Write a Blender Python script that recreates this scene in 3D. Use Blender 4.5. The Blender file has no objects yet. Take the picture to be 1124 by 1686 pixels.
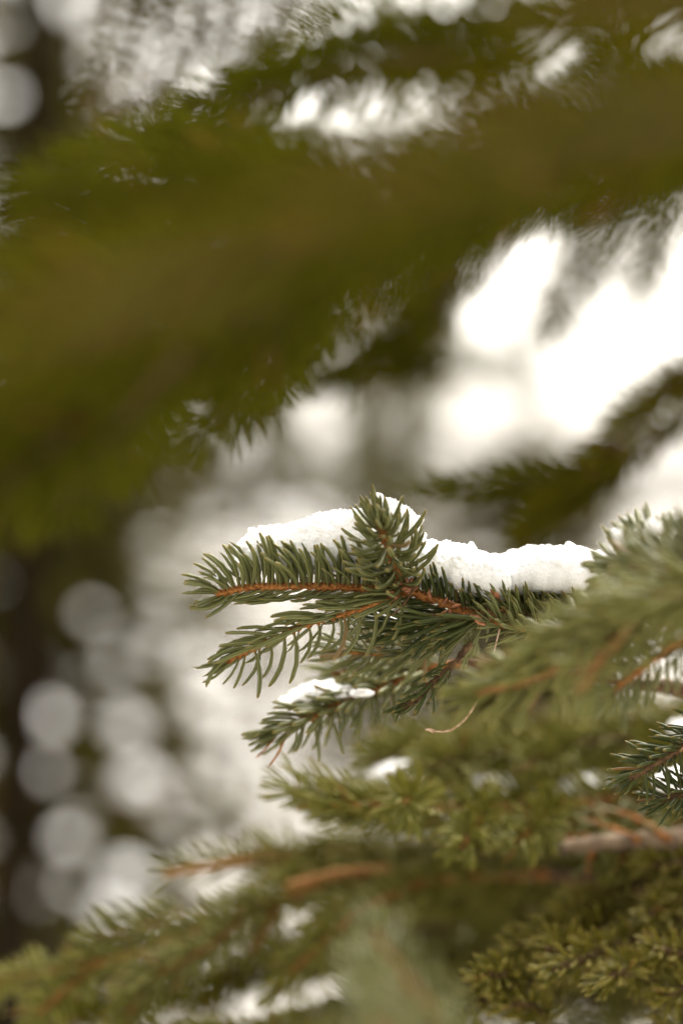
import bpy, bmesh, math, random
import numpy as np
from mathutils import Vector, Matrix, noise as mnoise

S = bpy.context.scene
COL = S.collection
R = math.radians

# ------------------------------------------------------------------ camera
LENS, CZ, FD = 85.0, 1.60, 0.956          # focal length, lens height, focus distance
cam_d = bpy.data.cameras.new('camera')
cam = bpy.data.objects.new('camera', cam_d)
COL.objects.link(cam)
cam.location = (0, 0, CZ)
cam.rotation_euler = (R(90), 0, 0)
cam_d.sensor_fit = 'VERTICAL'
cam_d.sensor_width = 24.0
cam_d.sensor_height = 36.0
cam_d.lens = LENS
cam_d.clip_start = 0.02
cam_d.clip_end = 2000
cam_d.dof.use_dof = True
cam_d.dof.focus_distance = FD
cam_d.dof.aperture_fstop = 2.9
S.camera = cam

# ------------------------------------------------------------------ world, sun, exposure
SUN_EL, SUN_AZ = 48.0, 34.0               # azimuth clockwise from +Y (ahead, to the right)
w = bpy.data.worlds.new('World')
S.world = w
w.use_nodes = True
nt = w.node_tree
nt.nodes.clear()
wo = nt.nodes.new('ShaderNodeOutputWorld')
bg = nt.nodes.new('ShaderNodeBackground')
sky = nt.nodes.new('ShaderNodeTexSky')
sky.sky_type = 'NISHITA'
sky.sun_disc = False
sky.sun_elevation = R(SUN_EL)
sky.sun_rotation = R(SUN_AZ)
sky.air_density = 1.0
sky.dust_density = 5.0
sky.ozone_density = 1.0
hs = nt.nodes.new('ShaderNodeHueSaturation')   # closed grey cloud: hardly any blue left
hs.inputs['Saturation'].default_value = 0.10
bg.inputs['Strength'].default_value = 0.15
nt.links.new(sky.outputs[0], hs.inputs['Color'])
tint = nt.nodes.new('ShaderNodeMix')
tint.data_type = 'RGBA'
tint.blend_type = 'MULTIPLY'
tint.inputs[0].default_value = 1.0
tint.inputs[7].default_value = (1.06, 1.0, 0.90, 1)
nt.links.new(hs.outputs[0], tint.inputs[6])
nt.links.new(tint.outputs[2], bg.inputs['Color'])
nt.links.new(bg.outputs[0], wo.inputs['Surface'])

sun_d = bpy.data.lights.new('sun', 'SUN')
sun_d.energy = 1.3
sun_d.angle = R(40)
sun_d.color = (1.0, 0.95, 0.88)
sun = bpy.data.objects.new('sun', sun_d)
COL.objects.link(sun)
el, az = R(SUN_EL), R(SUN_AZ)
sdir = Vector((math.sin(az) * math.cos(el), math.cos(az) * math.cos(el), math.sin(el)))
sun.rotation_euler = sdir.to_track_quat('Z', 'Y').to_euler()

S.view_settings.view_transform = 'Standard'
S.view_settings.look = 'None'
S.view_settings.gamma = 1.0
S.view_settings.exposure = 1.82
S.view_settings.use_curve_mapping = False
S.render.engine = 'CYCLES'
S.cycles.use_denoising = True
S.cycles.max_bounces = 8
S.cycles.sample_clamp_indirect = 10

# ------------------------------------------------------------------ helpers
KPX = 36.0 / LENS / 1686.0


def P(px, py, dy=0.0):
    """photo pixel at dy metres behind the focus plane -> world point"""
    D = FD + dy
    return Vector(((px - 562) * KPX * D, D, CZ - (py - 843) * KPX * D))


def tag(o, label=None, cat=None, group=None, kind=None):
    if label: o['label'] = label
    if cat: o['category'] = cat
    if group: o['group'] = group
    if kind: o['kind'] = kind
    return o


def empty(name, loc, label, cat, group=None):
    o = bpy.data.objects.new(name, None)
    o.empty_display_size = 0.01
    o.location = loc
    COL.objects.link(o)
    return tag(o, label, cat, group)


def mesh_np(name, V, F, uv=None, attr=None, smooth=True):
    """V (n,3), F (m,k) uniform faces"""
    me = bpy.data.meshes.new(name)
    V = np.asarray(V, dtype=np.float32)
    F = np.asarray(F, dtype=np.int32)
    m, k = F.shape
    me.vertices.add(len(V))
    me.vertices.foreach_set('co', V.ravel())
    me.loops.add(m * k)
    me.loops.foreach_set('vertex_index', F.ravel())
    me.polygons.add(m)
    me.polygons.foreach_set('loop_start', np.arange(0, m * k, k, dtype=np.int32))
    me.polygons.foreach_set('loop_total', np.full(m, k, dtype=np.int32))
    me.polygons.foreach_set('use_smooth', np.full(m, smooth, dtype=bool))
    me.update(calc_edges=True)
    if uv is not None:
        l = me.uv_layers.new(name='UVMap')
        l.data.foreach_set('uv', np.asarray(uv, dtype=np.float32).ravel())
    if attr is not None:
        for an, vals in attr.items():
            a = me.attributes.new(an, 'FLOAT', 'POINT')
            a.data.foreach_set('value', np.asarray(vals, dtype=np.float32))
    return me


def link(name, me, mat, parent=None, loc=None):
    o = bpy.data.objects.new(name, me)
    COL.objects.link(o)
    if mat is not None and len(me.materials) == 0:
        me.materials.append(mat)
    if parent is not None:
        o.parent = parent
    if loc is not None:
        o.location = loc
    return o


# ------------------------------------------------------------------ materials
def new_mat(name):
    m = bpy.data.materials.new(name)
    m.use_nodes = True
    n = m.node_tree.nodes
    n.clear()
    out = n.new('ShaderNodeOutputMaterial')
    b = n.new('ShaderNodeBsdfPrincipled')
    m.node_tree.links.new(b.outputs[0], out.inputs[0])
    return m, m.node_tree, b, out


def mixc(nt, a, b, fac, mode='MIX'):
    x = nt.nodes.new('ShaderNodeMix')
    x.data_type = 'RGBA'
    x.blend_type = mode
    for i, v in ((6, a), (7, b)):
        if isinstance(v, tuple):
            x.inputs[i].default_value = (*v, 1)
        else:
            nt.links.new(v, x.inputs[i])
    if isinstance(fac, (int, float)):
        x.inputs[0].default_value = fac
    else:
        nt.links.new(fac, x.inputs[0])
    return x.outputs[2]


def math_n(nt, op, a, b=None):
    x = nt.nodes.new('ShaderNodeMath')
    x.operation = op
    for i, v in ((0, a), (1, b)):
        if v is None:
            continue
        if isinstance(v, (int, float)):
            x.inputs[i].default_value = v
        else:
            nt.links.new(v, x.inputs[i])
    return x.outputs[0]


def ramp(nt, fac, stops):
    r = nt.nodes.new('ShaderNodeValToRGB')
    els = r.color_ramp.elements
    while len(els) < len(stops):
        els.new(0.5)
    for e, (p, c) in zip(els, stops):
        e.position = p
        e.color = (*c, 1) if len(c) == 3 else c
    nt.links.new(fac, r.inputs[0])
    return r.outputs[0]


def needle_mat(name, dark, light, base, tip, stripe, stripe_amt=0.5, rough=0.42, trans=0.25, tipstart=0.955, spec=0.4):
    m, nt, b, out = new_mat(name)
    uv = nt.nodes.new('ShaderNodeUVMap')
    sp = nt.nodes.new('ShaderNodeSeparateXYZ')
    nt.links.new(uv.outputs[0], sp.inputs[0])
    u, v = sp.outputs[0], sp.outputs[1]
    at = nt.nodes.new('ShaderNodeAttribute')
    at.attribute_name = 'rnd'
    oi = nt.nodes.new('ShaderNodeObjectInfo')
    rnd = math_n(nt, 'FRACT', math_n(nt, 'ADD', at.outputs['Fac'], oi.outputs['Random']))
    body = mixc(nt, dark, light, rnd)
    body = mixc(nt, body, (0.20, 0.085, 0.025), ramp(nt, rnd, [(0.0, (0, 0, 0)), (0.968, (0, 0, 0)), (0.975, (1, 1, 1)), (1, (1, 1, 1))]))
    # soft patchy variation along the needle
    tc = nt.nodes.new('ShaderNodeTexCoord')
    no = nt.nodes.new('ShaderNodeTexNoise')
    no.inputs['Scale'].default_value = 180
    no.inputs['Detail'].default_value = 3
    nt.links.new(tc.outputs['Object'], no.inputs['Vector'])
    body = mixc(nt, body, tuple(c * 1.5 for c in light), math_n(nt, 'MULTIPLY', no.outputs[0], 0.35))
    # two pale lines of breathing pores on every face
    d = math_n(nt, 'ABSOLUTE', math_n(nt, 'SUBTRACT', u, 0.5))
    st = ramp(nt, d, [(0.0, (1, 1, 1)), (0.16, (1, 1, 1)), (0.26, (0, 0, 0)), (1, (0, 0, 0))])
    body = mixc(nt, body, stripe, math_n(nt, 'MULTIPLY', st, stripe_amt))
    vb = ramp(nt, v, [(0.0, (1, 1, 1)), (0.10, (0.3, 0.3, 0.3)), (0.3, (0, 0, 0)), (1, (0, 0, 0))])
    body = mixc(nt, body, base, vb)
    vt = ramp(nt, v, [(0.0, (0, 0, 0)), (tipstart - 0.12, (0, 0, 0)), (tipstart, (0.55, 0.55, 0.55)), (1, (1, 1, 1))])
    body = mixc(nt, body, tip, vt)
    nt.links.new(body, b.inputs['Base Color'])
    b.inputs['Roughness'].default_value = rough
    b.inputs['Specular IOR Level'].default_value = spec
    if trans > 0:
        tr = nt.nodes.new('ShaderNodeBsdfTranslucent')
        nt.links.new(mixc(nt, body, (1.0, 0.95, 0.45), 0.25, 'MULTIPLY'), tr.inputs[0])
        mx = nt.nodes.new('ShaderNodeMixShader')
        mx.inputs[0].default_value = trans
        nt.links.new(b.outputs[0], mx.inputs[1])
        nt.links.new(tr.outputs[0], mx.inputs[2])
        nt.links.new(mx.outputs[0], out.inputs[0])
    return m


M = {}
M['needle'] = needle_mat('green_needle', (0.055, 0.068, 0.010), (0.112, 0.122, 0.023), (0.19, 0.16, 0.04),
                         (0.27, 0.20, 0.05), (0.32, 0.32, 0.17), 0.50, spec=0.24, tipstart=0.97)
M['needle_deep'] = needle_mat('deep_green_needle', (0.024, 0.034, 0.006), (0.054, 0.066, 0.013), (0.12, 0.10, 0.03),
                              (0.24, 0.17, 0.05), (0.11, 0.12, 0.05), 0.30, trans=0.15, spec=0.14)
M['needle_grey'] = needle_mat('pale_green_needle', (0.100, 0.112, 0.016), (0.180, 0.175, 0.036), (0.22, 0.17, 0.04),
                              (0.36, 0.28, 0.09), (0.30, 0.30, 0.15), 0.35, spec=0.15)
M['needle_soft'] = needle_mat('yellow_green_soft_needle', (0.092, 0.102, 0.010), (0.190, 0.180, 0.026), (0.18, 0.13, 0.03),
                              (0.28, 0.21, 0.05), (0.20, 0.19, 0.07), 0.3, spec=0.1)
M['needle_olive'] = needle_mat('olive_needle', (0.066, 0.060, 0.003), (0.108, 0.096, 0.005), (0.14, 0.09, 0.015),
                               (0.18, 0.13, 0.03), (0.12, 0.11, 0.01), 0.3, spec=0.0)
M['needle_shade'] = needle_mat('shaded_needle', (0.033, 0.037, 0.002), (0.072, 0.074, 0.004), (0.08, 0.055, 0.01),
                               (0.12, 0.09, 0.02), (0.06, 0.06, 0.008), 0.3, spec=0.0, trans=0.15)  # darker needle copy: shade on the backlit boughs put into the colour
M['needle_moss'] = needle_mat('bush_needle', (0.058, 0.062, 0.005), (0.185, 0.155, 0.013), (0.09, 0.07, 0.02),
                              (0.26, 0.21, 0.05), (0.15, 0.14, 0.04), 0.3, tipstart=0.85, spec=0.12)


def bark_mat(name, dark, mid, light, scale=260.0, bump=0.6, dist=0.0006, spec=0.2):
    m, nt, b, out = new_mat(name)
    tc = nt.nodes.new('ShaderNodeTexCoord')
    n1 = nt.nodes.new('ShaderNodeTexNoise')
    n1.inputs['Scale'].default_value = scale
    n1.inputs['Detail'].default_value = 5
    n1.inputs['Roughness'].default_value = 0.65
    nt.links.new(tc.outputs['Object'], n1.inputs['Vector'])
    c = ramp(nt, n1.outputs[0], [(0.30, dark), (0.50, mid), (0.70, light)])
    nt.links.new(c, b.inputs['Base Color'])
    b.inputs['Roughness'].default_value = 0.8
    b.inputs['Specular IOR Level'].default_value = spec
    bp = nt.nodes.new('ShaderNodeBump')
    bp.inputs['Strength'].default_value = bump
    bp.inputs['Distance'].default_value = dist
    nt.links.new(n1.outputs[0], bp.inputs['Height'])
    nt.links.new(bp.outputs[0], b.inputs['Normal'])
    return m


M['twig'] = bark_mat('orange_brown_twig', (0.055, 0.017, 0.006), (0.28, 0.105, 0.024), (0.46, 0.22, 0.07), 700, 1.0, 0.0008)
M['twig_pale'] = bark_mat('tan_twig', (0.11, 0.045, 0.015), (0.31, 0.145, 0.045), (0.46, 0.28, 0.13), 600, 1.0, 0.0008)
M['twig_dark'] = bark_mat('dark_brown_twig', (0.028, 0.016, 0.008), (0.085, 0.047, 0.020), (0.15, 0.09, 0.042))
M['wood'] = bark_mat('grey_brown_bark', (0.05, 0.034, 0.02), (0.15, 0.105, 0.065), (0.27, 0.20, 0.135), 120, 0.9, 0.001)
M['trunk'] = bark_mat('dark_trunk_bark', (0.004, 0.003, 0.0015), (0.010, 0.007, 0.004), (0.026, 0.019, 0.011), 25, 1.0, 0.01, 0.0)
M['scale'] = bark_mat('papery_bud_scale', (0.14, 0.05, 0.025), (0.36, 0.15, 0.07), (0.58, 0.32, 0.18), 400, 0.4)
M['dry'] = bark_mat('dry_pale_stem', (0.22, 0.13, 0.07), (0.42, 0.28, 0.18), (0.62, 0.47, 0.34), 500, 0.4)
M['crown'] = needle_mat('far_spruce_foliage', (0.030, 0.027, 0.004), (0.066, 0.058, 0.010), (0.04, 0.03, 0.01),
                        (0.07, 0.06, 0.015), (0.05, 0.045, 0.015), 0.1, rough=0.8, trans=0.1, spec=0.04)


def snow_mat():
    m, nt, b, out = new_mat('snow')
    tc = nt.nodes.new('ShaderNodeTexCoord')
    n1 = nt.nodes.new('ShaderNodeTexNoise')
    n1.inputs['Scale'].default_value = 900
    n1.inputs['Detail'].default_value = 4
    n2 = nt.nodes.new('ShaderNodeTexVoronoi')
    n2.inputs['Scale'].default_value = 1400
    nt.links.new(tc.outputs['Object'], n1.inputs['Vector'])
    nt.links.new(tc.outputs['Object'], n2.inputs['Vector'])
    c = ramp(nt, n1.outputs[0], [(0.3, (0.88, 0.885, 0.89)), (0.7, (0.94, 0.94, 0.94))])
    nt.links.new(c, b.inputs['Base Color'])
    b.inputs['Roughness'].default_value = 0.9
    b.inputs['Specular IOR Level'].default_value = 0.1
    b.inputs['Subsurface Weight'].default_value = 0.35
    b.inputs['Subsurface Radius'].default_value = (1.0, 0.95, 0.9)
    b.inputs['Subsurface Scale'].default_value = 0.003
    bp = nt.nodes.new('ShaderNodeBump')
    bp.inputs['Strength'].default_value = 0.5
    bp.inputs['Distance'].default_value = 0.0006
    nt.links.new(math_n(nt, 'ADD', n1.outputs[0], math_n(nt, 'MULTIPLY', n2.outputs[0], 0.6)), bp.inputs['Height'])
    nt.links.new(bp.outputs[0], b.inputs['Normal'])
    return m


M['snow'] = snow_mat()


def ground_mat():
    m, nt, b, out = new_mat('snowy_ground')
    tc = nt.nodes.new('ShaderNodeTexCoord')
    n1 = nt.nodes.new('ShaderNodeTexNoise')
    n1.inputs['Scale'].default_value = 4.0
    n1.inputs['Detail'].default_value = 8
    nt.links.new(tc.outputs['Object'], n1.inputs['Vector'])
    c = ramp(nt, n1.outputs[0], [(0.44, (0.075, 0.058, 0.032)), (0.51, (0.50, 0.48, 0.45)), (0.66, (0.80, 0.79, 0.78))])  # bare litter, its patches also sized to dim the snow into light discs
    nt.links.new(c, b.inputs['Base Color'])
    b.inputs['Roughness'].default_value = 0.7
    bp = nt.nodes.new('ShaderNodeBump')
    bp.inputs['Strength'].default_value = 0.6
    bp.inputs['Distance'].default_value = 0.08
    nt.links.new(n1.outputs[0], bp.inputs['Height'])
    nt.links.new(bp.outputs[0], b.inputs['Normal'])
    return m


M['ground'] = ground_mat()


# ------------------------------------------------------------------ paths, tubes, needles
def smooth_path(pts, step):
    """Catmull-Rom through pts, resampled about every `step` metres -> points, tangents"""
    p = [Vector(q) for q in pts]
    if len(p) == 2:
        p = [p[0], (p[0] + p[1]) / 2, p[1]]
    q = [2 * p[0] - p[1]] + p + [2 * p[-1] - p[-2]]
    out = []
    for i in range(1, len(q) - 2):
        a, b, c, d = q[i - 1], q[i], q[i + 1], q[i + 2]
        n = max(2, int(math.ceil((c - b).length / step)))
        for j in range(n):
            t = j / n
            out.append(0.5 * ((2 * b) + (c - a) * t + (2 * a - 5 * b + 4 * c - d) * t * t
                              + (-a + 3 * b - 3 * c + d) * t ** 3))
    out.append(p[-1])
    C = np.array([tuple(v) for v in out])
    T = np.gradient(C, axis=0)
    T /= np.linalg.norm(T, axis=1)[:, None] + 1e-12
    return C, T


def frames(T):
    up = np.array([0.0, 0.0, 1.0])
    alt = np.array([0.0, 1.0, 0.0])
    U = up - T * (T @ up)[:, None]
    ln = np.linalg.norm(U, axis=1)
    A = alt - T * (T @ alt)[:, None]
    U = np.where(ln[:, None] > 0.25, U, A)
    U /= np.linalg.norm(U, axis=1)[:, None]
    return U, np.cross(T, U)


def tube_mesh(name, C, T, rad, sides=8, rough=0.12, rng=None, pegs=None):
    """rad: array per ring. pegs: (points, dirs, size) little needle cushions"""
    n = len(C)
    U, Sd = frames(T)
    ph = np.linspace(0, 2 * np.pi, sides, endpoint=False)
    rr = np.asarray(rad)[:, None] * np.ones((1, sides))
    if rough and rng is not None:
        rr = rr * (1 + rough * rng.normal(size=rr.shape))
    V = C[:, None, :] + rr[..., None] * (np.cos(ph)[None, :, None] * U[:, None, :] + np.sin(ph)[None, :, None] * Sd[:, None, :])
    V = V.reshape(-1, 3)
    F = []
    for i in range(n - 1):
        for j in range(sides):
            a, b = i * sides + j, i * sides + (j + 1) % sides
            F.append((a, b, b + sides, a + sides))
    for e, base in ((0, 0), (n - 1, (n - 1) * sides)):
        c = len(V)
        V = np.vstack([V, C[e] + T[e] * (rad[e] * (0.8 if e else -0.3))])
        for j in range(sides):
            a, b = base + j, base + (j + 1) % sides
            F.append((a, c, c, b) if e else (b, c, c, a))
    V = [V]
    k = len(V[0])
    F = [f for f in F]
    if pegs is not None:
        pv = []
        for (p, d, t, s) in pegs:
            b = np.cross(d, t)
            b /= np.linalg.norm(b) + 1e-9
            tt = np.cross(b, d)
            for (h, q) in ((-0.6, 1.0), (1.6, 0.62)):
                for (x, y) in ((1.5, 0), (0, 0.9), (-1.5, 0), (0, -0.9)):
                    pv.append(p + d * h * s + (tt * x + b * y) * s * q)
            i0 = k + len(pv) - 8
            for j in range(4):
                F.append((i0 + j, i0 + (j + 1) % 4, i0 + 4 + (j + 1) % 4, i0 + 4 + j))
            F.append((i0 + 4, i0 + 5, i0 + 6, i0 + 7))
        V.append(np.array(pv))
    V = np.vstack(V)
    me = bpy.data.meshes.new(name)
    me.from_pydata(V.tolist(), [], [tuple(dict.fromkeys(f)) for f in F])
    me.polygons.foreach_set('use_smooth', np.ones(len(me.polygons), dtype=bool))
    me.update()
    return me


def needle_template(seg, kv):
    """4-sided needle of unit length along +X bending towards +Z by kv radians;
    returns rings as functions of (width) : arrays cx,cz,nx,nz,wt"""
    t = np.linspace(0, 1, seg + 1)
    if seg >= 5:
        t = np.array([0, .06, .3, .6, .86, .97, 1.0]) if seg == 6 else t
    kk = max(kv, 1e-3)
    cx, cz = np.sin(kk * t) / kk, (1 - np.cos(kk * t)) / kk
    nx, nz = -np.sin(kk * t), np.cos(kk * t)
    wt = np.interp(t, [0, .06, .2, .3, .6, .86, .97, 1.0], [.50, .55, .9, .98, 1.0, .92, .62, .12])
    return t, cx, cz, nx, nz, wt


def needles_geo(B, D, Bd, L, W, K, seg, rng):
    """vectorised joined needles. B base, D dir, Bd bend dir, L len, W half-width, K bend"""
    n = len(B)
    t = np.linspace(0, 1, seg + 1)
    if seg == 3:
        t = np.array([0, .25, .8, 1.0])
    Sd = np.cross(D, Bd)
    K = np.maximum(K, 1e-3)[:, None]
    kt = K * t[None]
    cx, cz = np.sin(kt) / K, (1 - np.cos(kt)) / K
    wt = np.interp(t, [0, .05, .15, .45, .8, .92, 1.0], [.50, .5, .85, 1.0, 1.0, .8, .22])
    ctr = B[:, None] + L[:, None, None] * (cx[..., None] * D[:, None] + cz[..., None] * Bd[:, None])
    nor = -np.sin(kt)[..., None] * D[:, None] + np.cos(kt)[..., None] * Bd[:, None]
    ww = (W[:, None] * wt[None])[..., None]
    ring = np.stack([ctr + ww * Sd[:, None], ctr + ww * 0.8 * nor, ctr - ww * Sd[:, None], ctr - ww * 0.8 * nor], axis=2)
    V = ring.reshape(-1, 3)
    m = seg + 1
    i = np.arange(n)[:, None, None] * (m * 4)
    a = np.arange(seg)[None, :, None] * 4
    j = np.arange(4)[None, None, :]
    j1 = (j + 1) % 4
    F = np.stack([i + a + j, i + a + j1, i + a + 4 + j1, i + a + 4 + j], axis=-1)
    uv = np.zeros(F.shape + (2,), dtype=np.float32)
    uv[..., 1, 0] = 1
    uv[..., 2, 0] = 1
    tv = np.broadcast_to(t[:-1][None, :, None], F.shape[:3])
    tv2 = np.broadcast_to(t[1:][None, :, None], F.shape[:3])
    uv[..., 0, 1] = tv; uv[..., 1, 1] = tv; uv[..., 2, 1] = tv2; uv[..., 3, 1] = tv2
    rnd = np.repeat(rng.random(n), m * 4)
    return V, F.reshape(-1, 4), uv.reshape(-1, 2), rnd


NEEDLE_VARIANTS = {}
KSTEPS = [0.15, 0.4, 0.65, 0.9, 1.2]


def needle_variant(kv, mat):
    ki = min(range(len(KSTEPS)), key=lambda q: abs(KSTEPS[q] - kv))
    key = (ki, mat.name)
    if key not in NEEDLE_VARIANTS:
        t, cx, cz, nx, nz, wt = needle_template(6, KSTEPS[ki])
        V, F, UV = [], [], []
        hw = 0.055
        for q in range(len(t)):
            for (s, n_) in ((1, 0), (0, .8), (-1, 0), (0, -.8)):
                V.append((cx[q] + nx[q] * n_ * hw * wt[q], s * hw * wt[q], cz[q] + nz[q] * n_ * hw * wt[q]))
        for q in range(len(t) - 1):
            for j in range(4):
                a, b = q * 4 + j, q * 4 + (j + 1) % 4
                F.append((a, a + 4, b + 4, b))
                UV += [(0, t[q]), (0, t[q + 1]), (1, t[q + 1]), (1, t[q])]
        me = mesh_np('needle', V, F, UV, {'rnd': np.zeros(len(V))})
        me.materials.append(mat)
        NEEDLE_VARIANTS[key] = me
    return NEEDLE_VARIANTS[key]


def needle_layout(C, T, rng, dens, L, start=0.0, amid=65, atip=22, up=0.25, alow=None, aup=None,
                  gap=None, gapc=0.75, upl=None, conc=0.0, jit=9, bend=0.6, tipfrac=0.18, upcurl=0.0, rad=None, tuft=0, wr=0.055):
    """needle bases / directions along a twig. dens per metre of twig."""
    seg = np.linalg.norm(np.diff(C, axis=0), axis=1)
    s = np.concatenate([[0], np.cumsum(seg)])
    tot = s[-1]
    n = max(3, int(dens * tot * (1 - start)))
    U, Sd = frames(T)
    res = []
    upv = np.array([0, 0, 1.0])
    for i in range(n + tuft):
        if i < n:
            q = start + (1 - start) * (i + rng.random() * 0.6) / n
        else:
            q = 0.985 + 0.015 * rng.random()
        q = min(q, 1.0)
        d_ = q * tot
        p = np.array([np.interp(d_, s, C[:, k]) for k in range(3)])
        t = np.array([np.interp(d_, s, T[:, k]) for k in range(3)])
        u = np.array([np.interp(d_, s, U[:, k]) for k in range(3)])
        sd = np.cross(t, u)
        phi = i * 2.39996 + rng.normal() * 0.18
        phi = (phi + math.pi) % (2 * math.pi) - math.pi
        phi -= conc * math.sin(phi)
        r = math.cos(phi) * u + math.sin(phi) * sd
        if gap is not None and r @ gap > gapc:
            continue
        cu = r @ upv
        a = amid
        if alow is not None and cu < 0:
            a = amid + (alow - amid) * min(1, -cu * 1.3)
        if aup is not None and cu > 0:
            a = amid + (aup - amid) * min(1, cu * 1.3)
        f = max(0.0, (q - (1 - tipfrac)) / tipfrac)
        a = a * (1 - f) + atip * f
        if i >= n:
            a = rng.uniform(4, atip)
        a = math.radians(a + rng.normal() * jit)
        d = math.cos(a) * t + math.sin(a) * r + (up if (upl is None or cu > -0.15) else upl) * upv * rng.uniform(0.4, 1.3)
        d /= np.linalg.norm(d)
        b = t + upcurl * upv + 0.15 * rng.normal(size=3)
        b = b - d * (b @ d)
        bl = np.linalg.norm(b)
        if bl < 0.05:
            b = r - d * (r @ d)
            bl = np.linalg.norm(b)
        b /= bl
        ln = L * rng.triangular(0.62, 1.02, 1.14) * (1 - 0.25 * f)
        rr = np.interp(q, np.linspace(0, 1, len(rad)), rad) if rad is not None else 0
        res.append((p + r * rr * 0.8, d, b, ln, ln * wr * rng.uniform(.88, 1.12), max(0.05, bend * rng.uniform(0.5, 1.4)), t, r))
    return res


SEED = [100]


def twig(thing, pts, mat, L=0.018, dens=1700, r0=0.0013, r1=0.0009, tmat='twig', single=False, name='twig',
         wpx=True, needles=True, parent=None, seg=3, sides=8, step=0.0016, wr=0.060, nstart=0.0, **kw):
    """one twig with its needles, a part of `thing`. pts in photo px + dy (or world points)."""
    SEED[0] += 1
    rng = np.random.default_rng(SEED[0])
    W = [P(*p) for p in pts] if wpx else [Vector(p) for p in pts]
    C, T = smooth_path(W, step)
    if len(C) > 12 and needles:   # slight natural wander
        wob = np.cumsum(rng.normal(size=C.shape) * 0.00006, axis=0)
        C = C + wob - np.linspace(0, 1, len(C))[:, None] * wob[-1]
    org = np.array(thing.location)
    C = C - org
    rad = np.interp(np.linspace(0, 1, len(C)), [0, 0.93, 1], [r0, r1, r1 * 0.75])
    lay = needle_layout(C, T, rng, dens, L, start=nstart, rad=rad, wr=wr, **kw) if needles else []
    pegs = [(l[0] - l[7] * 0.0002, l[1], l[6], 0.00075) for l in lay] if single else None
    me = tube_mesh(name, C, T, rad, sides, 0.28 if single else 0.16, rng, pegs)
    tw = link(name, me, M[tmat], parent or thing)
    if not lay:
        return tw
    rest = lay
    if single:
        # the needles that show largest are objects of their own, those hidden behind are one part
        order = sorted(lay, key=lambda l: l[7][1] * 1.0 - l[3] * 25 * math.hypot(l[1][0], l[1][2]))
        nkeep = int(math.ceil(len(lay) * 0.68))
        rest = order[nkeep:]
        for (p, d, b, ln, wd, k, t, r) in order[:nkeep]:
            nm = needle_variant(k, M[mat])
            o = bpy.data.objects.new('needle', nm)
            COL.objects.link(o)
            o.parent = tw
            sy = np.cross(b, d)
            ws = ln * (wd / (ln * 0.055))
            mm = Matrix(((d[0] * ln, sy[0] * ws, b[0] * ln, p[0]),
                         (d[1] * ln, sy[1] * ws, b[1] * ln, p[1]),
                         (d[2] * ln, sy[2] * ws, b[2] * ln, p[2]),
                         (0, 0, 0, 1)))
            o.matrix_local = mm
    if rest:
        B, D, Bd, LL, WW, K = (np.array([l[i] for l in rest]) for i in range(6))
        V, F, uv, rnd = needles_geo(B, D, Bd, LL, WW, K, seg, rng)
        nm = mesh_np('needles', V, F, uv, {'rnd': rnd})
        o = link('needles', nm, M[mat], tw)
        o['kind'] = 'stuff'
    return tw


def spray(thing, pts, mat, n=8, slen=0.06, ang=48, droop=0.15, L=0.017, dens=1500, r0=0.003, r1=0.0014, tmat='twig',
          flat=1.0, stem_needles=True, start=0.02, wpx=True, tip_scale=0.45, side_kw=None, **kw):
    """a flat spruce spray: stem with side twigs both ways"""
    SEED[0] += 1
    rng = np.random.default_rng(SEED[0] + 5000)
    W = [P(*p) for p in pts] if wpx else [Vector(p) for p in pts]
    twig(thing, [tuple(v) for v in W], mat, L, dens * 0.8 if stem_needles else 0, r0, r1, tmat, wpx=False, name='stem',
         needles=stem_needles, step=0.004, sides=7, nstart=start if stem_needles else 0, **kw)
    C, T = smooth_path(W, 0.004)
    U, Sd = frames(T)
    for i in range(n):
        q = start + (0.96 - start) * (i + 0.3 + 0.4 * rng.random()) / n
        k = int(q * (len(C) - 1))
        side = 1 if i % 2 else -1
        a = math.radians(ang + rng.normal() * 9)
        lat = Sd[k] * side * flat + U[k] * rng.normal() * (0.25 + 0.9 * (1 - flat))
        lat /= np.linalg.norm(lat)
        d = math.cos(a) * T[k] + math.sin(a) * lat
        ln = slen * (1 - (1 - tip_scale) * q) * rng.uniform(0.75, 1.2)
        p0 = C[k]
        p1 = p0 + d * ln * 0.5 + np.array([0, 0, -droop * ln * 0.3])
        p2 = p0 + d * ln + T[k] * ln * 0.15 + np.array([0, 0, -droop * ln])
        twig(thing, [p0, p1, p2], mat, L, dens, r0 * 0.55, 0.0011, tmat, wpx=False, sides=6, step=0.004, **{**kw, **(side_kw or {})})


# ------------------------------------------------------------------ snow
def vnoise(p, seed=0):
    """vectorised smooth value noise in -1..1"""
    tab = np.random.default_rng(seed).uniform(-1, 1, 4096)
    i = np.floor(p).astype(np.int64)
    f = p - i
    f = f * f * (3 - 2 * f)
    out = 0
    for dx in (0, 1):
        for dy in (0, 1):
            for dz in (0, 1):
                h = ((i[:, 0] + dx) * 73856093 ^ (i[:, 1] + dy) * 19349663 ^ (i[:, 2] + dz) * 83492791) & 4095
                out = out + tab[h] * (f[:, 0] if dx else 1 - f[:, 0]) * (f[:, 1] if dy else 1 - f[:, 1]) * (f[:, 2] if dz else 1 - f[:, 2])
    return out


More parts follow.
